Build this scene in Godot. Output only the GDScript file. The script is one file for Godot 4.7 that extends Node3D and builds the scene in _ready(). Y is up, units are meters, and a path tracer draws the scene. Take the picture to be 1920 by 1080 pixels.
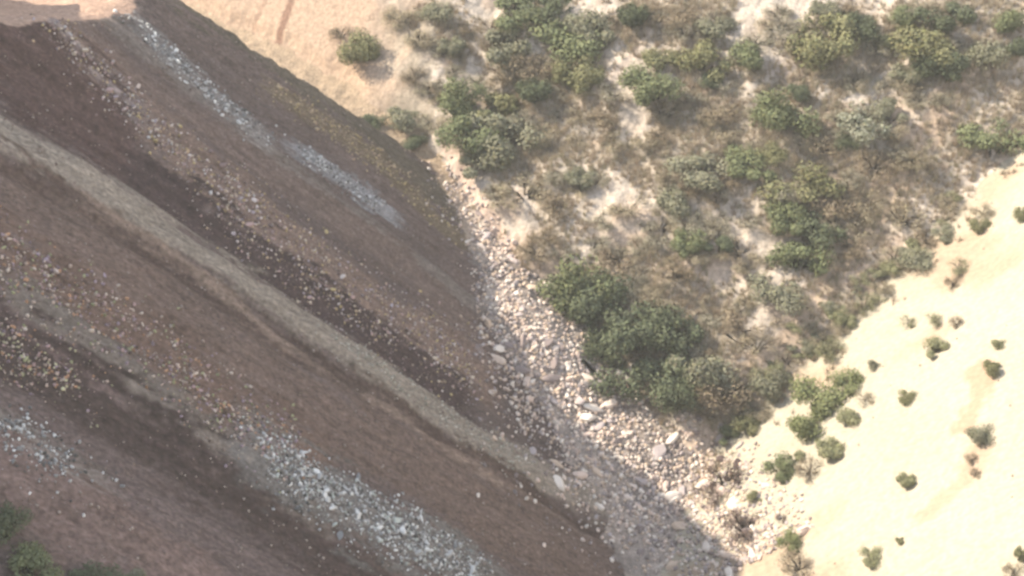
extends Node3D
# A steep tipped spoil slope in shade on the left, a stony gully below it,
# a scrubby hillside beyond and a pale sand slope in full sun on the right.

const PITCH := 36.0
const REACH := 87.0
const LENS := 22.0
var eye := Vector3.ZERO
var fwd := Vector3.ZERO
var up := Vector3.ZERO
var half_tan := 0.0

# the big faces of the place: y = a*x + b*z + c
const SPOIL := [-0.8999, 0.0314, -5.522]
const SPOIL_END := [-0.6185, 1.476, 19.04]
const BED := [-0.1864, -0.2662, -6.12]
const BENCH := [-0.079, -0.137, -2.95]
const SCRUB := [0.2148, -0.5612, -9.262]
const SAND := [0.7186, 0.1073, -18.1057]

var n_low := FastNoiseLite.new()
var n_mid := FastNoiseLite.new()
var n_fine := FastNoiseLite.new()
var n_streak := FastNoiseLite.new()
var n_patch := FastNoiseLite.new()
var rng := RandomNumberGenerator.new()
var strips: Array = []
var bands: Array = []          # soil bands on the other faces
var names := {}
var mats := {}
var rock_meshes: Array = []
var leafy_meshes: Array = []
var dry_meshes: Array = []
var round_meshes: Array = []
var stem_meshes: Array = []
const LUT_N := 900

func _ready():
	setup_view()
	setup_noise()
	setup_strips()
	build_ground()
	build_rock_meshes()
	build_shrub_meshes()
	build_shrubs()
	build_stones()
	build_cover()

# ------------------------------------------------------------------ view and light
func setup_view():
	var p := deg_to_rad(PITCH)
	half_tan = tan(deg_to_rad(LENS * 0.5))
	eye = Vector3(0, sin(p), cos(p)) * REACH
	fwd = Vector3(0, -sin(p), -cos(p))
	up = Vector3(0, cos(p), -sin(p))
	var cam := Camera3D.new()
	cam.name = "camera"
	cam.fov = LENS
	cam.near = 0.5
	cam.far = 1500.0
	add_child(cam)
	cam.look_at_from_position(eye, eye + fwd * 10.0, Vector3.UP)
	cam.current = true
	var lens := CameraAttributesPhysical.new()
	lens.frustum_focal_length = 12.0 / half_tan
	lens.frustum_focus_distance = 12.0
	lens.frustum_near = 0.5
	lens.frustum_far = 1500.0
	lens.exposure_aperture = 2.6
	cam.attributes = lens
	var env := Environment.new()
	env.background_mode = Environment.BG_SKY
	var sm := ProceduralSkyMaterial.new()
	sm.sky_top_color = Color(0.66, 0.70, 0.77)
	sm.sky_horizon_color = Color(0.86, 0.86, 0.86)
	sm.sky_curve = 0.25
	sm.ground_bottom_color = Color(0.42, 0.36, 0.30)
	sm.ground_horizon_color = Color(0.80, 0.80, 0.80)
	sm.sun_angle_max = 20.0
	var sky := Sky.new()
	sky.sky_material = sm
	env.sky = sky
	env.background_energy_multiplier = 1.0
	env.tonemap_mode = Environment.TONE_MAPPER_LINEAR
	env.tonemap_exposure = 2.45
	env.fog_enabled = true
	env.fog_density = 0.00062
	env.fog_light_color = Color(0.90, 0.90, 0.88)
	env.sdfgi_enabled = true
	env.ssao_enabled = true
	env.ssil_enabled = true
	var we := WorldEnvironment.new()
	we.name = "environment"
	we.environment = env
	add_child(we)
	var sun := DirectionalLight3D.new()
	sun.name = "sun"
	sun.light_energy = 1.5
	sun.light_color = Color(1.0, 0.95, 0.87)
	sun.light_angular_distance = 0.5
	sun.shadow_enabled = true
	add_child(sun)
	var e := deg_to_rad(40.3)
	sun.look_at_from_position(Vector3(-cos(e), sin(e), -0.2) * 50.0, Vector3.ZERO, Vector3.UP)

# a direction of sight, used to find where on the land a thing stands
func sight(u: float, v: float) -> Vector3:
	return fwd + Vector3.RIGHT * ((u - 960.0) / 540.0 * half_tan) - up * ((v - 540.0) / 540.0 * half_tan)

func on_plane(u: float, v: float, pl: Array) -> Vector3:
	var d := sight(u, v)
	var s: float = (pl[0] * eye.x + pl[1] * eye.z + pl[2] - eye.y) / (d.y - pl[0] * d.x - pl[1] * d.z)
	return eye + d * s

func on_land(u: float, v: float) -> Vector3:
	var d := sight(u, v)
	var s := 40.0
	while s < 160.0:
		var q := eye + d * s
		if q.y < land(q.x, q.z):
			break
		s += 0.5
	var lo := s - 0.5
	var hi := s
	for i in 8:
		var m := (lo + hi) * 0.5
		var q := eye + d * m
		if q.y < land(q.x, q.z):
			hi = m
		else:
			lo = m
	var r := eye + d * hi
	r.y = land(r.x, r.z)
	return r

# ------------------------------------------------------------------ noise and soil strips
func setup_noise():
	rng.seed = 4711
	for a in [[n_low, 11, 0.035, 3], [n_mid, 12, 0.16, 4], [n_fine, 13, 0.9, 3], [n_streak, 14, 0.5, 3], [n_patch, 15, 0.09, 4]]:
		var n: FastNoiseLite = a[0]
		n.seed = a[1]
		n.noise_type = FastNoiseLite.TYPE_SIMPLEX_SMOOTH
		n.frequency = a[2]
		n.fractal_type = FastNoiseLite.FRACTAL_FBM
		n.fractal_octaves = a[3]

func soil(r: int, g: int, b: int, k := 1.0) -> Color:
	var c := Color8(r, g, b).srgb_to_linear()
	var grey := (c.r + c.g + c.b) / 3.0
	c = c.lerp(Color(grey, grey, grey), 0.2)
	return Color(c.r * k, c.g * k, c.b * k)

# pts are sight points along the strip; w its breadth, raise its height in metres
func strip(pts: Array, w: float, raise: float, col: Color, share := 1.0):
	var xs: Array = []
	var zs: Array = []
	for p in pts:
		var q := on_plane(p[0], p[1], SPOIL)
		xs.append(q.x)
		zs.append(q.z)
	var lut := PackedFloat32Array()
	lut.resize(LUT_N)
	for i in LUT_N:
		var x := -50.0 + i * 0.1
		var k := 0
		while k < xs.size() - 2 and x > xs[k + 1]:
			k += 1
		var t: float = clamp((x - xs[k]) / maxf(0.01, xs[k + 1] - xs[k]), -3.0, 4.0)
		lut[i] = lerpf(zs[k], zs[k + 1], t)
	strips.append({"x0": xs[0], "x1": xs[-1], "z": lut, "hw": w * 0.032, "raise": raise, "col": col, "share": share})

const SK := 1.36
func setup_strips():
	# dark mauve earth under the edge, olive edge zone
	strip([[330, 20], [450, 120], [620, 250], [800, 420], [905, 550]], 80, 0.0, soil(108, 90, 82, SK))
	strip([[350, 0], [460, 65], [590, 165], [720, 270], [850, 390], [935, 520]], 60, 0.1, soil(104, 92, 76, SK))
	strip([[520, 175], [620, 240], [720, 310], [860, 450]], 34, 0.12, soil(122, 104, 78, SK), 0.8)
	# grey track and the white rubble beside it
	strip([[170, 10], [280, 105], [400, 205], [560, 325], [700, 425], [800, 500], [900, 580]], 26, 0.12, soil(120, 107, 98, SK))
	strip([[255, 40], [330, 115], [400, 180], [470, 245]], 44, 0.2, soil(138, 131, 126, SK), 0.7)
	strip([[560, 285], [640, 335], [720, 390]], 30, 0.15, soil(142, 138, 138, SK))
	strip([[130, 40], [330, 195], [470, 295], [600, 385], [760, 500], [880, 610]], 50, -0.1, soil(116, 96, 86, SK))
	# mixed rubble strip
	strip([[95, 75], [220, 185], [330, 285], [450, 385], [540, 465], [660, 555], [800, 640], [900, 700]], 85, 0.3, soil(130, 106, 92, SK))
	strip([[95, 70], [160, 130], [240, 205]], 34, 0.15, soil(146, 130, 124, SK))
	# dark red-brown hollow
	strip([[-160, 20], [0, 130], [150, 235], [300, 350], [450, 460], [600, 565], [760, 680], [850, 740]], 75, -0.45, soil(80, 63, 60, SK))
	strip([[-260, -40], [-60, 40], [90, 150], [200, 240]], 130, 0.1, soil(92, 70, 64, SK))
	# grey-green ridge, dark groove and thin pale line under it
	strip([[-200, 140], [0, 268], [130, 335], [250, 402], [400, 492], [520, 572], [640, 655], [760, 742], [900, 835], [1080, 935], [1240, 1030]], 48, 0.55, soil(146, 132, 116, SK))
	strip([[-200, 190], [0, 312], [150, 390], [330, 512], [500, 618], [680, 738], [850, 845], [1050, 965], [1200, 1065]], 26, -0.2, soil(84, 66, 58, SK))
	strip([[180, 395], [330, 490], [480, 598], [620, 700], [750, 788], [900, 882], [1100, 1010], [1240, 1100]], 11, 0.14, soil(136, 114, 98, SK))
	# broad brown run
	strip([[-200, 250], [0, 372], [200, 500], [400, 640], [600, 762], [800, 880], [1000, 1005], [1150, 1095]], 90, 0.1, soil(114, 93, 82, SK))
	# lower rubble strip and its neighbours
	strip([[-100, 400], [0, 470], [80, 535], [200, 600], [300, 670], [400, 760], [480, 805], [570, 860]], 80, 0.2, soil(115, 91, 78, SK))
	strip([[40, 560], [200, 675], [350, 790], [460, 880], [560, 950]], 36, 0.2, soil(116, 104, 94, SK))
	strip([[-60, 600], [20, 640], [150, 715]], 60, 0.15, soil(104, 84, 80, SK))
	strip([[-60, 650], [0, 690], [150, 760], [300, 850], [450, 950], [600, 1050], [700, 1120]], 95, -0.35, soil(78, 63, 58, SK))
	strip([[470, 835], [540, 885], [620, 935], [720, 990], [820, 1040], [920, 1095]], 62, 0.35, soil(124, 118, 112, SK), 0.85)
	# nearest runs
	strip([[-100, 730], [0, 790], [120, 860], [260, 940], [400, 1030], [520, 1100]], 70, 0.2, soil(108, 91, 86, SK))
	strip([[-60, 770], [0, 800], [90, 860], [160, 905]], 30, 0.15, soil(134, 122, 112, SK))
	strip([[-60, 850], [0, 880], [120, 950], [260, 1030], [360, 1090]], 60, 0.25, soil(120, 98, 90, SK))

func smin(a: float, b: float, k: float) -> float:
	var h := maxf(k - absf(a - b), 0.0) / k
	return minf(a, b) - h * h * k * 0.25

func smax(a: float, b: float, k: float) -> float:
	var h := maxf(k - absf(a - b), 0.0) / k
	return maxf(a, b) + h * h * k * 0.25

# what the last call of land() stood on: 0 spoil, 1 gully bed, 2 scrub hillside, 3 sand slope, 4 bench on top
var zone := 0
func land(x: float, z: float) -> float:
	var low := n_low.get_noise_2d(x, z)
	var mid := n_mid.get_noise_2d(x, z)
	var fine := n_fine.get_noise_2d(x, z)
	var wob := n_streak.get_noise_2d(x * 0.22, z * 1.0)
	# spoil
	var a: float = SPOIL[0] * x + SPOIL[1] * z + SPOIL[2]
	if x > -50.0 and x < 39.0 and z > -40.0 and z < 60.0:
		var li := int((x + 50.0) * 10.0)
		var zz := z + wob * 0.55
		for s in strips:
			if s.raise == 0.0 or x < s.x0 - 1.0 or x > s.x1 + 1.5:
				continue
			var d: float = absf(zz - s.z[li]) / s.hw
			if d < 1.5:
				var e := clampf(minf(x - s.x0 + 1.0, (s.x1 + 1.5 - x) * 0.2), 0.0, 1.0)
				a += s.raise * (1.0 - smoothstep(0.35, 1.5, d)) * e
	a += wob * 0.16 - absf(n_streak.get_noise_2d(x * 0.16 + 12.0, z * 0.9)) * 0.35 + 0.08 + n_fine.get_noise_2d(x * 2.3, z * 2.3) * 0.05 + mid * 0.10 + fine * 0.07 + n_streak.get_noise_2d(x * 0.45 + 90.0, z * 5.0) * 0.07
	# the dark bulge under the crest
	var bx := (x + 26.5) / 3.6
	var bz := (z - 0.5) / 4.2
	a += 1.5 * exp(-bx * bx - bz * bz)
	var ae: float = SPOIL_END[0] * x + SPOIL_END[1] * z + SPOIL_END[2] + mid * 1.1 + fine * 0.5
	var rise := 17.35 + 0.42 * minf(z, 30.0) + maxf(0.0, z - 2.0) * 0.25
	rise += smoothstep(-7.5, -11.0, z) * 1.3 * smoothstep(-25.0, -21.5, x)
	rise = minf(rise, 31.0) - 0.05 * (x + 23.0) + mid * 0.5
	var top := rise
	# added unseen hill left of the view, shaped to shade the lower gully
	var shadow_hill := minf(minf(22.0 + (-x - 33.0) * 1.7, 32.6 + 2.3 * (z + 4.0)), 38.0 + low * 4.0) + mid * 0.8
	var spoil_y := smin(smin(a, ae, 0.7), top, 0.7)
	# gully bed
	var f := minf(BED[0] * x + BED[1] * z + BED[2], BENCH[0] * x + BENCH[1] * z + BENCH[2])
	f = maxf(f, -32.0) + mid * 0.30 + fine * 0.10
	# added hump where the fan ends, raised so the bed catches the sun
	var hx := (x - 1.2) / 3.4
	var hz := (z + 2.0) / 4.0
	f += 1.5 * exp(-hx * hx - hz * hz)
	# scrub hillside with an eroded bank at its foot
	var b: float = SCRUB[0] * x + SCRUB[1] * z + SCRUB[2] + low * 1.3 + (mid * 0.75 + fine * 0.10) * smoothstep(-13.0, -5.0, x)
	b += 0.5 * smoothstep(0.0, 0.5, b - f)
	b = smin(b, 27.0 + low * 5.0, 8.0)
	# sand slope with shallow rills
	var c: float = SAND[0] * x + SAND[1] * z + SAND[2] + low * 0.9 + mid * 0.20 + fine * 0.035
	c += n_streak.get_noise_2d(x * 0.3, z * 1.4 + 50.0) * 0.10
	c = smin(c, 25.0 + low * 5.0, 8.0)
	var y := spoil_y
	zone = 0 if top > minf(a, ae) + 0.15 else 4
	if f > y:
		zone = 1
	y = smax(y, f, 1.3)
	if x < -31.0:
		y = maxf(y, shadow_hill)
	if b > y and b > c:
		zone = 2
	y = smax(y, b, 0.35)
	if c > y:
		zone = 3
	return smax(y, c, 0.8)

var slope_hint := 0.0
func soil_colour(x: float, z: float, y: float, zn: int) -> Color:
	var mid := n_mid.get_noise_2d(x + 31.0, z)
	var patch := n_patch.get_noise_2d(x, z + 70.0)
	var fine := n_fine.get_noise_2d(x * 1.7, z * 1.7)
	var col := Color()
	if zn == 0:
		col = soil(100, 84, 78, SK)
		var wob := n_streak.get_noise_2d(x * 0.22, z)
		var rag := n_streak.get_noise_2d(x * 0.5 + 40.0, z * 2.2)
		if x > -50.0 and x < 39.0:
			var li := int((x + 50.0) * 10.0)
			var zz := z + wob * 0.55
			for s in strips:
				if x < s.x0 - 1.0 or x > s.x1 + 1.5:
					continue
				var d: float = absf(zz - s.z[li]) / s.hw + rag * 0.8 + fine * 0.45
				if d < 1.2:
					var e := clampf(minf(x - s.x0 + 1.0, s.x1 + 1.5 - x) + rag, 0.0, 1.0)
					col = col.lerp(s.col, (1.0 - smoothstep(0.7, 1.2, d)) * s.share * e)
		var thin := n_streak.get_noise_2d(x * 0.45 + 90.0, z * 6.0)
		var g := 1.0 + rag * 0.3 + fine * 0.3 + thin * 0.16 + n_fine.get_noise_2d(x * 3.1 + 7.0, z * 3.1) * 0.34
		col = Color(col.r * g, col.g * g, col.b * g)
	elif zn == 1:
		col = Color(0.42, 0.35, 0.30).lerp(Color(0.22, 0.185, 0.165), smoothstep(-0.2, 0.35, mid))
		col = col * (1.0 + fine * 0.5)
		col = col.lerp(Color(0.44, 0.335, 0.235) * (1.0 + fine * 0.3), smoothstep(-2.0, -5.0, x + mid * 3.0))
	elif zn == 2:
		var bare := smoothstep(-0.16, 0.14, patch + fine * 0.35)
		col = Color(0.37, 0.315, 0.25).lerp(Color(0.57, 0.49, 0.41), bare)
		col = col.lerp(Color(0.48, 0.36, 0.275), smoothstep(0.1, 0.4, mid) * 0.6)
		var to_bench := smoothstep(-7.0, -11.0, x + mid * 3.0)
		col = col.lerp(Color(0.50, 0.365, 0.265), to_bench)
		col = col * (1.0 + fine * 0.2)
	elif zn == 3:
		col = Color(0.41, 0.368, 0.288).lerp(Color(0.39, 0.305, 0.222), smoothstep(0.12, 0.42, patch + fine * 0.2))
		col = col * (1.0 + fine * 0.12 + mid * 0.08)
	else:
		col = Color(0.50, 0.345, 0.26) * (1.0 + fine * 0.2 + mid * 0.2)
	for s in bands:
		if s.zone != zn or absf(x - s.mid.x) > s.far or absf(z - s.mid.y) > s.far:
			continue
		var best := 99.0
		var q := Vector2(x, z)
		for i in s.pts.size() - 1:
			best = minf(best, q.distance_to(Geometry2D.get_closest_point_to_segment(q, s.pts[i], s.pts[i + 1])))
		var d2: float = best / s.hw + mid * 0.8 + fine * 0.4
		col = col.lerp(s.col, (1.0 - smoothstep(0.6, 1.15, d2)) * s.share)
	col.a = 1.0
	return col

func band(zn: int, pts: Array, w: float, col: Color, share := 1.0):
	var ps: Array = []
	var mid := Vector2.ZERO
	for p in pts:
		var q := on_land(p[0], p[1])
		ps.append(Vector2(q.x, q.z))
		mid += ps[-1]
	mid /= ps.size()
	var far := 0.0
	for p in ps:
		far = maxf(far, maxf(absf(p.x - mid.x), absf(p.y - mid.y)))
	bands.append({"zone": zn, "pts": ps, "hw": w, "col": col, "share": share, "mid": mid, "far": far + w * 2.0})

# ------------------------------------------------------------------ materials
func grain_image(sz: int, seed_: int, freq: float, lo: float, hi: float, tint: Color) -> ImageTexture:
	var n := FastNoiseLite.new()
	n.seed = seed_
	n.noise_type = FastNoiseLite.TYPE_SIMPLEX
	n.frequency = freq
	n.fractal_octaves = 4
	var im := n.get_seamless_image(sz, sz, false, false, 0.15, true)
	im.convert(Image.FORMAT_RGB8)
	for j in sz:
		for i in sz:
			var v := im.get_pixel(i, j).r
			v = lo + (hi - lo) * v
			im.set_pixel(i, j, Color(v * tint.r, v * tint.g, v * tint.b))
	return ImageTexture.create_from_image(im)

func height_image(sz: int, seed_: int, freq: float) -> Image:
	var n := FastNoiseLite.new()
	n.seed = seed_
	n.noise_type = FastNoiseLite.TYPE_CELLULAR
	n.cellular_return_type = FastNoiseLite.RETURN_DISTANCE
	n.frequency = freq
	n.fractal_octaves = 3
	return n.get_seamless_image(sz, sz, true, false, 0.15, true)

func ground_material(scale_m: float, bump: float, seed_: int, lo: float) -> StandardMaterial3D:
	var m := StandardMaterial3D.new()
	m.vertex_color_use_as_albedo = true
	m.roughness = 0.95
	m.metallic_specular = 0.2
	m.albedo_texture = grain_image(256, seed_, 0.03, lo, 1.0, Color(1, 1, 1))
	var hi := height_image(256, seed_ + 5, 0.045)
	hi.bump_map_to_normal_map(bump)
	m.normal_enabled = true
	m.normal_texture = ImageTexture.create_from_image(hi)
	m.normal_scale = 1.0
	m.uv1_triplanar = true
	m.uv1_world_triplanar = true
	m.uv1_scale = Vector3.ONE / scale_m
	return m

func plain(col: Color, rough := 0.9) -> StandardMaterial3D:
	var m := StandardMaterial3D.new()
	m.albedo_color = col.linear_to_srgb()
	m.roughness = rough
	m.metallic_specular = 0.2
	return m

# ------------------------------------------------------------------ ground
func axis_steps(a: float, b: float, step: float, lo: float, hi: float) -> PackedFloat32Array:
	var out: Array = []
	var x := a
	while x <= b:
		out.append(x)
		x += step
	var g := step
	x = out[-1]
	while x < hi:
		g *= 1.22
		x += g
		out.append(x)
	g = step
	x = a
	while x > lo:
		g *= 1.22
		x -= g
		out.push_front(x)
	return PackedFloat32Array(out)

func build_ground():
	# soil bands: the pale runnel between the hillside and the sand, bare patches, a rut on the bench
	band(2, [[1810, 130], [1730, 260], [1640, 400], [1560, 530], [1480, 640], [1400, 720], [1340, 790]], 1.0, Color(0.52, 0.40, 0.30), 0.9)
	band(2, [[1690, 330], [1600, 470], [1520, 600]], 0.5, Color(0.56, 0.44, 0.33), 0.9)
	band(2, [[1210, 60], [1140, 150], [1060, 220]], 0.35, Color(0.56, 0.46, 0.38), 0.85)
	band(2, [[1040, 250], [1110, 245], [1180, 270]], 0.55, Color(0.55, 0.48, 0.40), 0.8)
	band(2, [[1080, 430], [1160, 420], [1230, 430]], 0.5, Color(0.56, 0.47, 0.39), 0.8)
	band(2, [[1540, 160], [1600, 180], [1660, 150]], 0.8, Color(0.55, 0.49, 0.43), 0.8)
	band(2, [[1240, 500], [1330, 520], [1400, 500]], 0.6, Color(0.55, 0.45, 0.37), 0.8)
	band(2, [[1420, 130], [1480, 130]], 0.5, Color(0.55, 0.46, 0.40), 0.8)
	band(2, [[840, 270], [900, 380], [960, 480]], 0.5, Color(0.58, 0.44, 0.36), 0.9)
	band(2, [[548, -6], [532, 40], [512, 98]], 0.24, Color(0.27, 0.16, 0.115), 0.9)
	band(2, [[500, -6], [480, 40], [470, 70]], 0.16, Color(0.38, 0.25, 0.18), 0.7)
	band(3, [[1840, 690], [1835, 740], [1810, 800]], 0.7, Color(0.38, 0.265, 0.185), 0.8)
	band(3, [[1830, 850], [1810, 900], [1740, 960]], 0.7, Color(0.39, 0.28, 0.20), 0.7)
	band(3, [[1360, 760], [1450, 690], [1560, 580]], 1.2, Color(0.40, 0.33, 0.24), 0.8)
	band(3, [[1600, 560], [1720, 440], [1840, 330]], 0.9, Color(0.41, 0.345, 0.255), 0.7)
	var xs := axis_steps(-33.0, 35.0, 0.16, -420.0, 420.0)
	var zs := axis_steps(-37.0, 37.0, 0.16, -420.0, 300.0)
	var nx := xs.size()
	var nz := zs.size()
	var ys := PackedFloat32Array()
	var zn := PackedByteArray()
	ys.resize(nx * nz)
	zn.resize(nx * nz)
	for j in nz:
		for i in nx:
			ys[j * nx + i] = land(xs[i], zs[j])
			zn[j * nx + i] = zone
	var called := ["spoil_slope", "gully_bed", "scrub_hillside", "sand_slope", "dirt_bench"]
	var gm := [ground_material(2.2, 7.0, 21, 0.62), ground_material(1.8, 9.0, 22, 0.7), ground_material(2.6, 3.5, 23, 0.72), ground_material(3.1, 1.6, 24, 0.85), ground_material(2.7, 6.0, 25, 0.7)]
	for k in 5:
		var at := PackedInt32Array()
		at.resize(nx * nz)
		at.fill(-1)
		var v := PackedVector3Array()
		var nn := PackedVector3Array()
		var cc := PackedColorArray()
		var idx := PackedInt32Array()
		for j in nz - 1:
			for i in nx - 1:
				var o := j * nx + i
				if zn[o] != k:
					continue
				var q := [o, o + 1, o + nx, o + nx + 1]
				for p: int in q:
					if at[p] < 0:
						at[p] = v.size()
						@warning_ignore("integer_division")
						var pj := p / nx
						var pi := p % nx
						var x := xs[pi]
						var z := zs[pj]
						v.append(Vector3(x, ys[p], z))
						var i0 := maxi(pi - 1, 0)
						var i1 := mini(pi + 1, nx - 1)
						var j0 := maxi(pj - 1, 0)
						var j1 := mini(pj + 1, nz - 1)
						var gx := (ys[pj * nx + i1] - ys[pj * nx + i0]) / (xs[i1] - xs[i0])
						var gz := (ys[j1 * nx + pi] - ys[j0 * nx + pi]) / (zs[j1] - zs[j0])
						nn.append(Vector3(-gx, 1, -gz).normalized())
						cc.append(soil_colour(x, z, ys[p], zn[p]))
				idx.append_array([at[q[0]], at[q[1]], at[q[2]], at[q[1]], at[q[3]], at[q[2]]])
		if v.is_empty():
			continue
		var arr := []
		arr.resize(Mesh.ARRAY_MAX)
		arr[Mesh.ARRAY_VERTEX] = v
		arr[Mesh.ARRAY_NORMAL] = nn
		arr[Mesh.ARRAY_COLOR] = cc
		arr[Mesh.ARRAY_INDEX] = idx
		var am := ArrayMesh.new()
		am.add_surface_from_arrays(Mesh.PRIMITIVE_TRIANGLES, arr)
		am.surface_set_material(0, gm[k])
		var mi := MeshInstance3D.new()
		mi.name = called[k]
		mi.mesh = am
		mi.set_meta("kind", "structure")
		mi.set_meta("label", ["shaded brown spoil slope streaked with soil and rubble strips", "stony gully bed running between the spoil slope and hillside", "sunlit tan hillside dotted with green scrub", "bleached cream sand slope in full sun", "sunlit pink earth bench above the spoil slope"][k])
		mi.set_meta("category", "ground")
		add_child(mi)

# ------------------------------------------------------------------ naming
func numbered(called: String) -> String:
	var n: int = names.get(called, 0)
	names[called] = n + 1
	return called if n == 0 else "%s_%03d" % [called, n]

func tag(o: Node, label: String, category: String, group := "", kind := ""):
	if label: o.set_meta("label", label)
	if category: o.set_meta("category", category)
	if group: o.set_meta("group", group)
	if kind: o.set_meta("kind", kind)

# ------------------------------------------------------------------ stones
func build_rock_meshes():
	var r := RandomNumberGenerator.new()
	r.seed = 99
	for k in 10:
		var cuts: Array = []
		for i in 11:
			var d := Vector3(r.randf_range(-1, 1), r.randf_range(-1, 1), r.randf_range(-1, 1)).normalized()
			cuts.append([d, r.randf_range(0.55, 0.85)])
		var sq := Vector3(r.randf_range(0.85, 1.15), r.randf_range(0.55, 0.8), r.randf_range(0.65, 0.95))
		var st := SurfaceTool.new()
		st.begin(Mesh.PRIMITIVE_TRIANGLES)
		st.set_smooth_group(-1)
		var n := 4
		for face in 6:
			for j in n:
				for i in n:
					var c: Array = []
					for o in [[0, 0], [1, 0], [1, 1], [0, 1]]:
						var s: float = (i + o[0]) * 2.0 / n - 1.0
						var t: float = (j + o[1]) * 2.0 / n - 1.0
						var p := Vector3(1, s, t)
						if face == 1: p = Vector3(-1, t, s)
						elif face == 2: p = Vector3(t, 1, s)
						elif face == 3: p = Vector3(s, -1, t)
						elif face == 4: p = Vector3(s, t, 1)
						elif face == 5: p = Vector3(t, s, -1)
						p = p.normalized()
						for cut in cuts:
							var d: float = p.dot(cut[0])
							if d > cut[1]:
								p *= cut[1] / d
						c.append(p * sq)
					for q in [0, 2, 1, 0, 3, 2]:
						st.add_vertex(c[q])
		st.generate_normals()
		rock_meshes.append(st.commit())

func place_stone(p: Vector3, size: float, m: Material, called: String, label: String, category: String, group: String):
	var o := MeshInstance3D.new()
	o.name = numbered(called)
	o.mesh = rock_meshes[rng.randi() % rock_meshes.size()]
	o.material_override = m
	var b := Basis.from_euler(Vector3(rng.randf_range(-0.4, 0.4), rng.randf_range(0, TAU), rng.randf_range(-0.4, 0.4)))
	o.transform = Transform3D(b.scaled_local(Vector3(size * rng.randf_range(0.9, 1.4), size * rng.randf_range(0.6, 0.95), size * rng.randf_range(0.65, 1.0))), p + Vector3(0, size * 0.02, 0))
	add_child(o)
	tag(o, label, category, group)

func stone_scatter(called: String, label: String, items: Array):
	# items: [position, size, colour]; the many stones too small to pick apart
	var mm := MultiMesh.new()
	mm.transform_format = MultiMesh.TRANSFORM_3D
	mm.use_colors = true
	mm.mesh = rock_meshes[3]
	mm.instance_count = items.size()
	for i in items.size():
		var it: Array = items[i]
		var b := Basis.from_euler(Vector3(rng.randf_range(0, TAU), rng.randf_range(0, TAU), rng.randf_range(0, TAU)))
		mm.set_instance_transform(i, Transform3D(b.scaled_local(Vector3.ONE * it[1]), it[0] + Vector3(0, it[1] * 0.2, 0)))
		mm.set_instance_color(i, it[2])
	var o := MultiMeshInstance3D.new()
	o.name = called
	o.multimesh = mm
	var m := StandardMaterial3D.new()
	m.vertex_color_use_as_albedo = true
	m.roughness = 0.9
	m.metallic_specular = 0.2
	o.material_override = m
	add_child(o)
	tag(o, label, "stones", "", "stuff")

func tone(c: Color) -> String:
	var l := (c.r + c.g + c.b) / 3.0
	var warm := c.r / maxf(c.b, 0.01)
	if l < 0.16: return "dark brown"
	if warm < 1.12: return "white" if l > 0.48 else "pale grey" if l > 0.38 else "grey"
	if warm > 2.2: return "ochre"
	if l > 0.44: return "cream"
	if c.g / c.r > 0.95: return "olive"
	return "tan" if c.g / c.r > 0.72 else "reddish"

var small_stones: Array = []
# stones lying along a run of the spoil slope between two sight points
func rubble_run(pts: Array, w: float, n_big: int, n_small: int, big: Vector2, cols: Array, called: String, label: String, group: String):
	var ps: Array = []
	for p in pts:
		ps.append(on_plane(p[0], p[1], SPOIL))
	var ms: Array = []
	for c in cols:
		ms.append(plain(c))
	for i in n_big + n_small * 3:
		var t := rng.randf() * (ps.size() - 1)
		var k := mini(int(t), ps.size() - 2)
		var q: Vector3 = ps[k].lerp(ps[k + 1], t - k)
		var dz := (rng.randf() + rng.randf() + rng.randf() - 1.5) / 1.5
		q.z += dz * w * 0.05
		q.x += rng.randf_range(-0.3, 0.3)
		if n_mid.get_noise_2d(q.x * 2.0, q.z * 3.0) < rng.randf_range(-0.35, 0.25):
			q.x += rng.randf_range(-1.6, 1.6)
			q.z += rng.randf_range(-0.5, 0.5)
		q.y = land(q.x, q.z)
		if i < n_big:
			var pick := rng.randi() % ms.size()
			var big_ness := pow(rng.randf(), 2.0)
			var part := t / (ps.size() - 1)
			var told: String = ("large " if big_ness > 0.5 else "small ") + tone(cols[pick]) + " stone " + label + (", near its top" if part < 0.33 else ", mid way" if part < 0.67 else ", near its foot")
			place_stone(q, lerpf(big.x, big.y, big_ness), ms[pick], called, told, "rubble", group)
		else:
			var c: Color = cols[rng.randi() % cols.size()]
			small_stones.append([q, 0.03 + 0.11 * pow(rng.randf(), 2.4), c * rng.randf_range(0.55, 1.1)])

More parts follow.
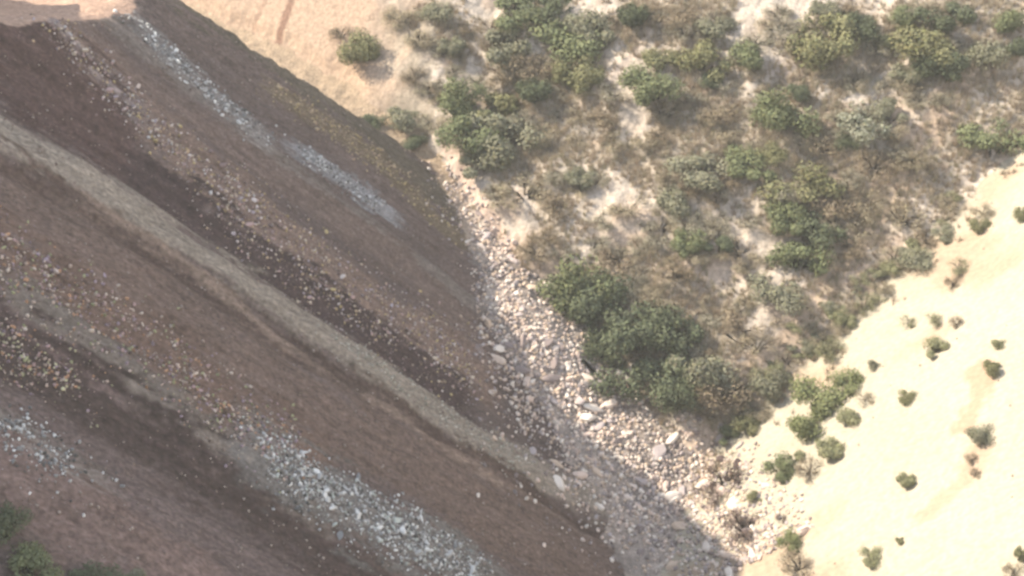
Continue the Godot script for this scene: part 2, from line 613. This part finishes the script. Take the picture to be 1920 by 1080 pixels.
func build_stones():
	rng.seed = 808
	var white := [Color(0.48, 0.475, 0.46), Color(0.62, 0.61, 0.585), Color(0.36, 0.355, 0.345), Color(0.20, 0.20, 0.20), Color(0.10, 0.095, 0.09)]
	var mixed := [Color(0.44, 0.33, 0.22), Color(0.38, 0.27, 0.25), Color(0.50, 0.42, 0.33), Color(0.34, 0.29, 0.31), Color(0.42, 0.33, 0.17), Color(0.15, 0.11, 0.10), Color(0.56, 0.48, 0.44), Color(0.22, 0.16, 0.15)]
	var warm := [Color(0.42, 0.25, 0.15), Color(0.36, 0.25, 0.24), Color(0.46, 0.36, 0.30), Color(0.30, 0.30, 0.17), Color(0.30, 0.23, 0.26), Color(0.50, 0.42, 0.35), Color(0.14, 0.10, 0.09)]
	rubble_run([[265, 60], [330, 115], [400, 180], [465, 240]], 38, 34, 320, Vector2(0.14, 0.26), white, "whitish_stone", "in the bright band high on the dark slope", "whitish rubble high on the spoil slope")
	rubble_run([[570, 290], [640, 335], [710, 385]], 28, 18, 200, Vector2(0.13, 0.24), white, "whitish_stone", "in the short bright patch by the far edge", "whitish rubble patch near the far edge")
	rubble_run([[110, 85], [220, 185], [330, 285], [450, 385]], 60, 40, 420, Vector2(0.12, 0.24), mixed + [Color(0.45, 0.42, 0.40)], "rubble_stone", "in upper half of the mixed rubble strip", "stones of the mixed rubble strip, upper half")
	rubble_run([[420, 360], [540, 465], [660, 555], [800, 640], [890, 690]], 110, 62, 900, Vector2(0.12, 0.26), mixed, "rubble_stone", "in lower half of the mixed rubble strip", "stones of the mixed rubble strip, lower half")
	rubble_run([[520, 175], [620, 240], [720, 310], [860, 440]], 50, 24, 300, Vector2(0.10, 0.2), [Color(0.38, 0.30, 0.16), Color(0.34, 0.25, 0.18), Color(0.42, 0.33, 0.22)], "rubble_stone", "in the yellowish strip along the far edge", "yellowish stones along the far edge")
	rubble_run([[0, 480], [80, 535], [200, 600], [300, 670], [400, 760], [480, 805], [560, 855]], 75, 62, 700, Vector2(0.10, 0.22), warm, "rubble_stone", "in the lower left coloured rubble strip", "stones of the lower left rubble strip")
	rubble_run([[0, 640], [60, 670], [140, 705]], 50, 18, 160, Vector2(0.10, 0.2), warm + [Color(0.5, 0.47, 0.3)], "rubble_stone", "in the small rubble patch at the left margin", "small rubble patch at the left margin")
	rubble_run([[500, 850], [600, 920], [700, 975], [800, 1030], [900, 1085]], 58, 70, 1100, Vector2(0.13, 0.30), white + [Color(0.40, 0.42, 0.38), Color(0.55, 0.54, 0.52)], "whitish_stone", "in the broad pale rubble band at the bottom", "broad pale rubble band")
	rubble_run([[0, 800], [60, 840], [140, 890]], 50, 14, 160, Vector2(0.10, 0.2), white, "whitish_stone", "in the pale patch near the corner shrubs", "small pale patch near the lower left corner")
	rubble_run([[640, 650], [760, 735], [900, 830], [1000, 880]], 40, 10, 240, Vector2(0.10, 0.18), [Color(0.36, 0.34, 0.28), Color(0.42, 0.38, 0.32)], "ridge_stone", "on the pale ridge running down the slope", "stones on the grey green ridge")
	# the gully bed
	var pale := [Color(0.60, 0.50, 0.43), Color(0.55, 0.43, 0.36), Color(0.64, 0.57, 0.50), Color(0.50, 0.39, 0.30), Color(0.36, 0.31, 0.30), Color(0.22, 0.18, 0.17)]
	var pm: Array = []
	for c in pale:
		pm.append(plain(c))
	var path := [[815, 290, 30], [870, 370, 40], [930, 480, 60], [970, 590, 110], [1040, 690, 150], [1130, 780, 190], [1230, 880, 200], [1330, 960, 190], [1420, 1050, 160]]
	var count := 0
	for i in 10500:
		var t := pow(rng.randf(), 0.8) * (path.size() - 1)
		var k := mini(int(t), path.size() - 2)
		var u: float = lerpf(path[k][0], path[k + 1][0], t - k)
		var v: float = lerpf(path[k][1], path[k + 1][1], t - k)
		var w: float = lerpf(path[k][2], path[k + 1][2], t - k)
		var off := (rng.randf() + rng.randf() - 1.0) * w
		if t < 3.2 and rng.randf() > 0.22 * t:
			continue
		if rng.randf() < 0.2:
			off -= rng.randf() * (130.0 if t > 4.0 else 60.0)
		var p := on_land(u + off * 0.8, v - off * 0.45)
		if count < 300 and rng.randf() < 0.06:
			count += 1
			var lit := (u + off * 0.8 - 900.0) * 0.6 > (v - off * 0.45 - 690.0)
			var sz := 0.13 + 0.5 * pow(rng.randf(), 2.6)
			var pick := rng.randi() % pm.size()
			var told: String = ("large " if sz > 0.27 else "small ") + tone(pale[pick]) + " stone on the " + ("sunlit" if lit else "shaded") + " gully bed, " + ("upper narrow" if t < 3.0 else "middle" if t < 5.5 else "lower") + " stretch"
			place_stone(p, sz, pm[pick], "gully_stone", told, "stone", "stones on the sunlit gully bed" if lit else "stones on the shaded gully bed")
		else:
			var c: Color = pale[rng.randi() % pale.size()]
			small_stones.append([p, 0.05 + 0.17 * pow(rng.randf(), 1.8), c * rng.randf_range(0.7, 1.1)])
	var dm := plain(Color(0.085, 0.062, 0.06))
	for b in [[1350, 862, 0.55, "largest dark boulder in the hollow where the gullies meet"], [1384, 872, 0.38, "dark boulder right of the largest one in the hollow"], [1362, 898, 0.46, "dark boulder below the largest one in the hollow"], [1338, 915, 0.36, "lowest dark boulder of the hollow, at its left"], [1385, 905, 0.3, "small dark boulder at the hollow's right foot"]]:
		place_stone(on_land(b[0], b[1]), b[2], dm, "dark_boulder", b[3], "boulder", "dark boulders where the gullies meet")
	var clod_cols := [Color(0.17, 0.125, 0.105), Color(0.21, 0.165, 0.14), Color(0.13, 0.095, 0.085), Color(0.25, 0.21, 0.18), Color(0.30, 0.25, 0.21)]
	for i in 14000:
		var x := rng.randf_range(-30, 9)
		var z := rng.randf_range(-17, 37)
		if n_streak.get_noise_2d(x * 0.5, z * 1.6 + 20.0) < rng.randf_range(-0.3, 0.3):
			continue
		var y := land(x, z)
		if zone == 0:
			small_stones.append([Vector3(x, y, z), 0.03 + 0.08 * pow(rng.randf(), 3.0), clod_cols[rng.randi() % 5] * rng.randf_range(0.8, 1.2)])
	for i in 900:
		var x := rng.randf_range(12, 34)
		var z := rng.randf_range(-24, 30)
		var y := land(x, z)
		if zone == 3 and n_patch.get_noise_2d(x * 1.5, z * 1.5) > rng.randf_range(-0.3, 0.3):
			small_stones.append([Vector3(x, y, z), 0.025 + 0.09 * pow(rng.randf(), 3.0), Color(0.34, 0.28, 0.22) * rng.randf_range(0.6, 1.2)])
	stone_scatter("loose_rubble", "small loose stones strewn over the slope strips, gully bed and sand", small_stones)

# ------------------------------------------------------------------ shrubs
func leaf(st: SurfaceTool, p: Vector3, out: Vector3, size: float, r: RandomNumberGenerator, tint: float, slim: float):
	var n := (out + Vector3(r.randf_range(-1, 1), r.randf_range(-0.6, 1), r.randf_range(-1, 1)) * 0.9).normalized()
	var a := n.cross(Vector3(r.randf_range(-1, 1), r.randf_range(-1, 1), r.randf_range(-1, 1))).normalized()
	var b := n.cross(a)
	var c := Color(tint * r.randf_range(0.9, 1.1), tint, tint * r.randf_range(0.8, 1.1))
	a *= size
	b *= size * slim
	st.set_color(c)
	for q in [p - a, p + b, p + a, p - a, p + a, p - b]:
		st.set_normal(n)
		st.add_vertex(q)

func tube(st: SurfaceTool, p: Vector3, q: Vector3, r0: float, r1: float):
	var d := (q - p).normalized()
	var a := d.cross(Vector3(0.3, 0.1, 0.9)).normalized()
	var b := d.cross(a)
	for i in 5:
		var t0 := TAU * i / 5.0
		var t1 := TAU * (i + 1) / 5.0
		var e0 := a * cos(t0) + b * sin(t0)
		var e1 := a * cos(t1) + b * sin(t1)
		for x in [[p, e0, r0], [q, e1, r1], [q, e0, r1], [p, e0, r0], [p, e1, r0], [q, e1, r1]]:
			st.set_normal(x[1])
			st.add_vertex(x[0] + x[1] * x[2])

func build_shrub_meshes():
	var r := RandomNumberGenerator.new()
	for k in 24:
		r.seed = 500 + k * 7
		var dry := k >= 11 and k < 18
		var tight := k >= 18
		var lobes: Array = []
		for i in r.randi_range(8, 13):
			var ang := r.randf() * TAU
			var rad := sqrt(r.randf()) * 0.72
			var hgt := r.randf_range(0.18, 0.95) * (1.0 - rad * 0.55)
			if tight:
				rad *= 0.75
				hgt = r.randf_range(0.25, 0.62)
			lobes.append([Vector3(cos(ang) * rad, hgt, sin(ang) * rad), r.randf_range(0.2, 0.42), r.randf_range(0.72, 1.25)])
		var st := SurfaceTool.new()
		st.begin(Mesh.PRIMITIVE_TRIANGLES)
		var total := 1900 if dry else 4200
		for i in total:
			var l: Array = lobes[r.randi() % lobes.size()]
			var d := Vector3(r.randfn(), r.randfn(), r.randfn()).normalized()
			var rr: float = l[1] * (pow(r.randf(), 0.45) + maxf(0.0, r.randfn() * 0.09))
			var p: Vector3 = l[0] + d * rr
			if p.y < -0.12:
				p.y = -0.12 + r.randf() * 0.2
			leaf(st, p, d, r.randf_range(0.028, 0.058), r, l[2] * r.randf_range(0.65, 1.35), 0.28 if dry else 0.5)
		(round_meshes if tight else dry_meshes if dry else leafy_meshes).append(st.commit())
		var sb := SurfaceTool.new()
		sb.begin(Mesh.PRIMITIVE_TRIANGLES)
		for l in lobes:
			var knee := Vector3(l[0].x * 0.35, l[0].y * 0.45, l[0].z * 0.35)
			tube(sb, Vector3(l[0].x * 0.06, -0.25, l[0].z * 0.06), knee, 0.035, 0.024)
			tube(sb, knee, l[0], 0.024, 0.010)
			if dry:
				for i in 5:
					tube(sb, knee.lerp(l[0], r.randf()), l[0] + Vector3(r.randfn(), absf(r.randfn()), r.randfn()) * l[1] * 0.6, 0.010, 0.004)
		stem_meshes.append(sb.commit())
	var kinds := {"olive": Color(0.20, 0.195, 0.105), "green": Color(0.165, 0.182, 0.098), "dark": Color(0.105, 0.12, 0.074), "grey": Color(0.215, 0.21, 0.148), "bright": Color(0.20, 0.215, 0.105), "dust": Color(0.36, 0.325, 0.255), "pale": Color(0.265, 0.262, 0.155), "sage": Color(0.26, 0.26, 0.20), "brown": Color(0.28, 0.225, 0.16), "straw": Color(0.37, 0.315, 0.23), "umber": Color(0.14, 0.10, 0.085)}
	for k in kinds:
		var m := plain(kinds[k], 0.8)
		m.vertex_color_use_as_albedo = true
		m.backlight_enabled = true
		m.backlight = Color(kinds[k].r * 0.8, kinds[k].g * 0.9, kinds[k].b * 0.6).linear_to_srgb()
		mats[k] = m
	mats["bark"] = plain(Color(0.12, 0.09, 0.07))

# one shrub: middle of its outline as seen, breadth and height in the same units
func shrub(u: float, v: float, w: float, h: float, kind: String, label: String, called := "", group := ""):
	var p := on_land(u, v + h * 0.30)
	var per := (p - eye).dot(fwd) * half_tan / 540.0
	var dry: bool = kind in ["brown", "straw", "umber", "dust"]
	var wispy := kind == "pale" and rng.randf() < 0.5
	var tight := not dry and not wispy and w < 95.0
	var pool: Array = dry_meshes if dry or wispy else round_meshes if tight else leafy_meshes
	var k: int = rng.randi() % pool.size()
	var root := Node3D.new()
	if called == "":
		called = "dry_shrub" if dry else "green_shrub"
	root.name = numbered(called)
	add_child(root)
	root.position = p
	root.rotation.y = rng.randf() * TAU
	var sx := w * per * 0.5 * 1.3
	root.scale = Vector3(sx, maxf(h * per * 0.82 * 0.75, sx * 0.6), sx)
	var st := MeshInstance3D.new()
	st.name = "stem"
	st.mesh = stem_meshes[k + (11 if dry or wispy else 18 if tight else 0)]
	st.material_override = mats["bark"]
	root.add_child(st)
	var fo := MeshInstance3D.new()
	fo.name = "foliage"
	fo.mesh = pool[k]
	fo.material_override = mats[kind]
	root.add_child(fo)
	tag(root, label, "shrub", group)

func build_shrubs():
	rng.seed = 31337
	var list := [
		# the bench and the far top
		[665, 82, 95, 85, "olive", "lone olive shrub on the smooth pink earth near the top"],
		[820, 18, 75, 50, "grey", "grey green shrub at the top edge right of the pink earth"],
		[745, 25, 50, 36, "straw", "straw coloured shrub at the top edge beside the pink earth"],
		[640, 60, 44, 34, "brown", "thin brown shrub touching the lone olive shrub's left side"],
		[765, 212, 85, 62, "grey", "grey green shrub just beyond the spoil slope's far edge"],
		[700, 222, 60, 40, "dark", "low dark shrub growing on the spoil slope's far edge"],
		[845, 85, 70, 60, "grey", "pale shrub between the pink earth and the top thicket"],
		[780, 140, 60, 46, "brown", "brown shrub on bare tan earth above the gully head"],
		[960, 20, 120, 70, "green", "green shrub at the left end of the top thicket"],
		[1030, 8, 110, 60, "dark", "darkest shrub of the top thicket, cut by the top edge"],
		[940, 80, 110, 90, "grey", "grey green shrub below the left end of the top thicket"],
		[1050, 70, 150, 110, "green", "broadest shrub in the middle of the top thicket"],
		[1110, 45, 110, 90, "grey", "grey green shrub at the right part of the top thicket"],
		[1185, 25, 80, 90, "dark", "dark upright shrub right of the top thicket"],
		[1090, 130, 100, 80, "olive", "olive shrub hanging below the top thicket"],
		[1005, 115, 90, 70, "brown", "brown shrub under the middle of the top thicket"],
		# left cluster above the gully
		[850, 175, 100, 90, "green", "leftmost green shrub of the cluster above the gully head"],
		[905, 190, 110, 90, "olive", "middle shrub of the cluster above the gully head"],
		[1000, 165, 90, 85, "dark", "dark round shrub at the right of the cluster above the gully head"],
		[880, 230, 118, 108, "green", "green shrub low in the cluster above the gully head"],
		[950, 240, 130, 115, "grey", "grey green shrub low in the cluster above the gully head"],
		[915, 290, 110, 75, "grey", "lowest grey green shrub of the cluster, beside the gully"],
		[945, 130, 80, 60, "brown", "brown shrub between the top thicket and the cluster below it"],
		# upper middle
		[1230, 150, 115, 100, "green", "green shrub right of the pale diagonal rut"],
		[1240, 105, 80, 60, "olive", "olive shrub above the green one beside the pale rut"],
		[1320, 105, 105, 85, "olive", "olive shrub left of a second one in the upper middle"],
		[1400, 95, 90, 80, "green", "green shrub right of its olive neighbour in the upper middle"],
		[1340, 45, 80, 60, "grey", "grey green shrub near the top edge, upper middle"],
		[1270, 30, 80, 50, "brown", "brown shrub near the top edge right of the rut"],
		[1450, 40, 70, 50, "straw", "straw coloured shrub near the top edge left of the big olive one"],
		# upper right
		[1555, 60, 140, 120, "olive", "big olive shrub at the top right of middle"],
		[1615, 45, 80, 80, "dark", "dark shrub against the right side of the big olive one at the top"],
		[1545, 15, 80, 50, "grey", "grey green shrub cut by the top edge above the big olive one"],
		[1720, 70, 150, 120, "olive", "largest shrub of the top right group"],
		[1770, 25, 100, 80, "dark", "dark shrub at the top edge of the top right group"],
		[1765, 110, 95, 80, "dark", "dark shrub low on the right side of the top right group"],
		[1690, 25, 80, 60, "green", "green shrub at the top edge, left in the top right group"],
		[1700, 135, 90, 60, "grey", "grey green shrub at the foot of the top right group"],
		[1895, 35, 80, 80, "green", "green shrub in the top right corner"],
		[1845, 95, 85, 80, "grey", "grey green shrub under the top right corner shrub"],
		[1905, 85, 50, 60, "dark", "dark shrub cut by the right edge near the top corner"],
		# middle of the hillside
		[1465, 200, 115, 105, "green", "olive green round shrub left of the pale bare patch"],
		[1500, 165, 60, 55, "dark", "dark shrub crowning the round one beside the pale bare patch"],
		[1610, 230, 105, 95, "sage", "silvery shrub right of the pale bare patch"],
		[1670, 205, 80, 70, "grey", "grey shrub on the right shoulder of the silvery one"],
		[1590, 260, 60, 40, "dark", "low dark shrub at the foot of the silvery one"],
		[1860, 258, 125, 100, "green", "large rounded shrub on the border of the white sand"],
		[1320, 310, 110, 60, "grey", "flat grey green shrub left in the middle row"],
		[1400, 300, 110, 65, "green", "flat green shrub right in the middle row"],
		[1450, 285, 70, 45, "olive", "small olive shrub ending the middle row on the right"],
		[1265, 370, 90, 80, "grey", "rounded grey green shrub below the left of the middle row"],
		[1510, 345, 130, 80, "olive", "topmost shrub of the tall clump on the right hillside"],
		[1565, 370, 100, 80, "brown", "brownish shrub on the right of the tall clump"],
		[1475, 400, 100, 90, "green", "green shrub on the left of the tall clump"],
		[1530, 425, 100, 90, "dark", "dark shrub in the middle of the tall clump"],
		[1495, 475, 105, 90, "green", "green shrub low in the tall clump"],
		[1450, 540, 110, 80, "grey", "grey green shrub at the foot of the tall clump"],
		[1290, 450, 90, 75, "green", "green shrub, left of a pair in mid hillside"],
		[1345, 455, 65, 55, "dark", "small dark shrub, right of a pair in mid hillside"],
		# big cluster at the foot
		[1075, 515, 142, 135, "green", "green shrub at the top left of the cluster by the gully"],
		[1125, 555, 130, 135, "dark", "deep green shrub next in the cluster by the gully"],
		[1095, 580, 83, 81, "dark", "dark shrub inside the upper part of the cluster by the gully"],
		[1190, 620, 142, 148, "dark", "green shrub in the middle of the cluster by the gully"],
		[1255, 605, 130, 135, "dark", "green shrub on the right shoulder of the cluster by the gully"],
		[1185, 690, 142, 135, "dark", "lowest green shrub of the cluster, over the bank"],
		[1255, 700, 130, 135, "dark", "dark shrub low in the cluster over the bank"],
		[1310, 660, 130, 122, "grey", "grey green shrub on the right of the cluster by the gully"],
		[1345, 720, 118, 108, "brown", "brown shrub on the lower right of the cluster by the gully"],
		[1280, 750, 80, 50, "grey", "small grey green shrub under the cluster on the bank"],
		[1130, 640, 94, 94, "dark", "green shrub on the bank left in the cluster"],
		# foot of the sand slope
		[1440, 710, 75, 85, "grey", "grey green upright shrub between the cluster and the sand"],
		[1402, 790, 60, 50, "olive", "right one of two olive shrubs at the sand slope's foot"],
		[1362, 812, 58, 48, "green", "left one of two olive shrubs at the sand slope's foot"],
		[1335, 775, 50, 36, "straw", "straw coloured tuft above the two olive shrubs"],
		[1560, 652, 62, 59, "pale", "round olive shrub alone at the upper left of the sand"],
		[1620, 562, 40, 57, "pale", "upper of two slim shrubs on the sand's left border"],
		[1585, 598, 42, 46, "pale", "lower of two slim shrubs on the sand's left border"],
		[1655, 530, 50, 44, "straw", "straw shrub on the sand's upper left border"],
		[1720, 482, 80, 51, "grey", "flat grey green shrub on the sand's upper border"],
		[1800, 495, 46, 33, "pale", "small olive shrub right of the flat one on the sand's border"],
		[1790, 527, 40, 29, "brown", "small brown shrub on the sand below the olive one"],
		[1835, 418, 44, 46, "olive", "small dark green shrub on bare sand at the upper right"],
		[1785, 378, 50, 36, "straw", "straw shrub at the sand's upper border"],
		[1740, 440, 50, 51, "brown", "brownish shrub on the sand's upper border left of the straw one"],
		[1912, 395, 30, 62, "pale", "green shrub cut by the right edge above mid height"],
		[1545, 728, 110, 92, "bright", "light green sprawling shrub in the middle of the sand cluster"],
		[1592, 708, 76, 62, "bright", "light green upper right lobe shrub of the sand cluster"],
		[1590, 775, 58, 51, "pale", "dark olive shrub right of the sand cluster's foot"],
		[1508, 785, 82, 99, "bright", "pale green shrub on the lower left of the sand cluster"],
		[1510, 728, 46, 37, "straw", "straw tuft on the left of the sand cluster"],
		[1625, 742, 44, 29, "straw", "thin straw tuft trailing right of the sand cluster"],
		[1555, 836, 76, 55, "pale", "low olive shrub below the sand cluster"],
		[1464, 872, 70, 66, "green", "green shrub left, below the sand cluster"],
		[1490, 852, 40, 42, "pale", "small olive shrub touching the green one below the cluster"],
		[1520, 880, 60, 24, "brown", "thin brown tuft on sand beneath the low olive shrub"],
		[1750, 648, 62, 55, "pale", "olive shrub on open sand right of the pale hollow"],
		[1755, 594, 44, 37, "pale", "middle one of three small shrubs in a row on the sand"],
		[1796, 600, 38, 33, "brown", "right one of three small shrubs in a row on the sand"],
		[1706, 600, 38, 26, "pale", "left one of three small shrubs in a row on the sand"],
		[1870, 640, 32, 33, "pale", "small shrub just above a bigger one at the right"],
		[1860, 682, 44, 55, "olive", "dark green shrub above the orange stain at the right"],
		[1638, 680, 28, 31, "grey", "tiny grey tuft right of the round olive shrub on sand"],
		[1700, 742, 42, 29, "olive", "small flat dark shrub in the middle of open sand"],
		[1836, 806, 66, 59, "grey", "pale green shrub over two brown tufts at the right"],
		[1825, 856, 38, 26, "brown", "upper brown tuft beneath the pale green shrub at right"],
		[1830, 884, 30, 24, "brown", "lower brown tuft beneath the pale green shrub at right"],
		[1696, 896, 48, 44, "pale", "olive grey shrub on open sand lower right"],
		[1416, 930, 36, 28, "olive", "small olive shrub at the sand's foot beside the gully"],
		[1482, 1010, 56, 57, "bright", "light green shrub on the gully margin at the bottom"],
		[1500, 1060, 90, 33, "brown", "low brown tuft at the bottom edge beside the gully"],
		[1634, 1040, 54, 35, "pale", "low flat shrub near the bottom edge on sand"],
		[1688, 1010, 24, 20, "olive", "tiny dark tuft near the bottom on open sand"],
		[1466, 968, 24, 22, "umber", "tiny brown tuft at the sand's foot near the bottom"],
		[1910, 1032, 30, 62, "pale", "green shrub cut by the right edge near the bottom"],
		[1905, 1072, 50, 26, "brown", "brown tuft in the bottom right corner"],
		[1360, 880, 76, 84, "umber", "dark dead brush heap where the two gullies meet"],
		[1345, 925, 60, 40, "umber", "low dead brush under the heap where the gullies meet"],
		[1400, 985, 90, 60, "umber", "dead brush on the shaded bed at the gully's lower end"],
		# lower left corner
		[10, 975, 100, 110, "dark", "dark green shrub cut by the left edge, lower left corner"],
		[55, 1055, 120, 90, "green", "green shrub in the bottom left corner"],
		[165, 1082, 110, 60, "dark", "low dark shrub at the bottom edge right of the corner"],
		[250, 1092, 90, 44, "grey", "low grey green shrub at the bottom edge, third from the corner"],
		# the spoil's far edge and the bank
		[780, 265, 60, 34, "dark", "low dark shrub at the lower end of the far edge"],
		[1090, 330, 80, 50, "grey", "grey green low shrub left of the middle row"],
		[985, 350, 90, 60, "straw", "straw shrub beside the gully under the lowest grey shrub"],
		[1045, 375, 90, 60, "brown", "brown shrub in the dry patch beside the gully"],
		[1130, 215, 80, 45, "brown", "brown shrub below the foot of the pale rut"],
		[1350, 205, 80, 50, "brown", "brown shrub left of the olive green round shrub"],
		[1330, 150, 70, 30, "dark", "flat dark shrub under the upper middle pair"],
		[1540, 270, 80, 40, "brown", "brown shrub below the pale bare patch"],
		[1640, 300, 80, 60, "brown", "brown shrub below the silvery one"],
		[1710, 290, 70, 46, "straw", "straw shrub left of the large rounded border shrub"],
		[1690, 400, 80, 60, "straw", "straw shrub on the runnel right of the tall clump"],
		[1600, 460, 60, 50, "brown", "brown shrub right of the tall clump's lower part"],
		[1390, 600, 90, 60, "brown", "brown shrub above the runnel's foot"],
		[1420, 640, 70, 50, "straw", "straw shrub beside the runnel's foot"],
		[1180, 380, 80, 50, "straw", "straw shrub left of the rounded grey green one"],
		[1170, 480, 94, 68, "brown", "brown shrub above the cluster by the gully"],
	]
	for s in list:
		shrub(s[0], s[1], s[2], s[3], s[4], s[5])
	# the many small dry shrubs of the hillside, each told by its larger neighbour
	var made := 0
	while made < 215:
		var u := rng.randf_range(720, 1880)
		var v := rng.randf_range(10, 720)
		if v > 270.0 + (u - 830.0) * 1.15 or v > 720.0 - (u - 1380.0) * 1.25:
			continue
		var w := rng.randf_range(30, 72)
		var kind: String = ["brown", "straw", "dust", "dust", "straw"][rng.randi() % 5]
		var near: Array = list[0]
		for s in list:
			if Vector2(s[0] - u, s[1] - v).length() < Vector2(near[0] - u, near[1] - v).length():
				near = s
		var dx: float = u - near[0]
		var dy: float = v - near[1]
		var side := "below"
		if absf(dx) > absf(dy):
			side = "right of" if dx > 0.0 else "left of"
		elif dy < 0.0:
			side = "above"
		var words: PackedStringArray = near[5].split(" ")
		var told: String = "tiny " + ("greyish" if kind == "dust" else kind) + " tuft " + side + " " + " ".join(words.slice(0, 11))
		shrub(u, v, w, w * rng.randf_range(0.5, 0.75), kind, told, "small_dry_shrub", "small dry shrubs of the hillside")
		made += 1
	var edge := [[1370, 770], [1450, 700], [1530, 625], [1600, 560], [1680, 500], [1760, 430], [1850, 350]]
	for i in 46:
		var t := rng.randf() * (edge.size() - 1)
		var k := mini(int(t), edge.size() - 2)
		var u: float = lerpf(edge[k][0], edge[k + 1][0], t - k) + rng.randf_range(-40, 34)
		var v: float = lerpf(edge[k][1], edge[k + 1][1], t - k) + rng.randf_range(-20, 34)
		var w := rng.randf_range(26, 60)
		var kind: String = ["straw", "pale", "pale", "grey"][rng.randi() % 4]
		shrub(u, v, w, w * rng.randf_range(0.4, 0.6), kind, "wispy " + {"straw": "straw", "pale": "yellow green", "grey": "grey green"}[kind] + " tuft on the sand's border, " + ("near the gully" if t < 2.0 else "mid way up" if t < 4.0 else "towards the right edge"), "border_tuft", "wispy tufts along the sand's border")
	fallen_log([[1092, 676], [1120, 705], [1150, 722], [1184, 746]], 0.13, mats["bark"], "dark fallen branch lying along the bank under the green cluster")
	fallen_log([[1362, 628], [1378, 640], [1404, 652]], 0.07, plain(Color(0.55, 0.50, 0.44)), "thin pale fallen branch above the runnel's foot")

func fallen_log(pts: Array, thick: float, m: Material, label: String):
	var ps: Array = []
	for p in pts:
		ps.append(on_land(p[0], p[1]) + Vector3(0, thick * 0.6, 0))
	var st := SurfaceTool.new()
	st.begin(Mesh.PRIMITIVE_TRIANGLES)
	for i in ps.size() - 1:
		tube(st, ps[i] - ps[0], ps[i + 1] - ps[0], thick * (1.0 - 0.22 * i), thick * (0.78 - 0.22 * i))
	var o := MeshInstance3D.new()
	o.name = numbered("fallen_branch")
	o.mesh = st.commit()
	o.material_override = m
	o.position = ps[0]
	add_child(o)
	tag(o, label, "branch")

# ------------------------------------------------------------------ grass
func build_cover():
	rng.seed = 60606
	var st := SurfaceTool.new()
	st.begin(Mesh.PRIMITIVE_TRIANGLES)
	for i in 26:
		var a := rng.randf() * TAU
		var p := Vector3(cos(a), 0, sin(a)) * rng.randf() * 0.16
		var t := p * 1.8 + Vector3(rng.randf_range(-0.1, 0.1), rng.randf_range(0.18, 0.42), rng.randf_range(-0.1, 0.1))
		var s := Vector3(-sin(a), 0, cos(a)) * 0.016
		for q in [p - s - Vector3(0, 0.05, 0), t, p + s - Vector3(0, 0.05, 0)]:
			st.add_vertex(q)
	st.generate_normals()
	var mesh := st.commit()
	var spots: Array = []
	for i in 60000:
		var x := rng.randf_range(-16, 34)
		var z := rng.randf_range(-36, 12)
		var y := land(x, z)
		if zone == 3:
			var gap: float = (SAND[0] - SCRUB[0]) * x + (SAND[1] - SCRUB[1]) * z + SAND[2] - SCRUB[2]
			if gap < rng.randf_range(0.0, 2.6) and n_mid.get_noise_2d(x * 1.6, z * 1.6) > rng.randf_range(-0.1, 0.4):
				spots.append(Vector3(x, y, z))
			continue
		if zone != 2:
			continue
		var d := n_patch.get_noise_2d(x, z + 70.0) + 0.5 * n_mid.get_noise_2d(x + 31.0, z)
		if d > rng.randf_range(-0.25, 0.32) or x < -6.0 + n_mid.get_noise_2d(x, z) * 4.0:
			continue
		spots.append(Vector3(x, y, z))
	var mm := MultiMesh.new()
	mm.transform_format = MultiMesh.TRANSFORM_3D
	mm.use_colors = true
	mm.mesh = mesh
	mm.instance_count = spots.size()
	var cols := [Color(0.42, 0.36, 0.275), Color(0.38, 0.325, 0.25), Color(0.32, 0.295, 0.21), Color(0.48, 0.42, 0.33), Color(0.36, 0.295, 0.235)]
	for i in spots.size():
		var s := rng.randf_range(0.6, 1.5)
		mm.set_instance_transform(i, Transform3D(Basis(Vector3.UP, rng.randf() * TAU).scaled_local(Vector3(s, s * rng.randf_range(0.6, 1.1), s)), spots[i]))
		mm.set_instance_color(i, cols[rng.randi() % cols.size()])
	var o := MultiMeshInstance3D.new()
	o.name = "dry_grass"
	o.multimesh = mm
	var m := StandardMaterial3D.new()
	m.vertex_color_use_as_albedo = true
	m.roughness = 0.9
	m.backlight_enabled = true
	m.backlight = Color(0.55, 0.49, 0.38)
	o.material_override = m
	add_child(o)
	tag(o, "dry brown grass covering the scrubby hillside between shrubs", "grass", "", "stuff")
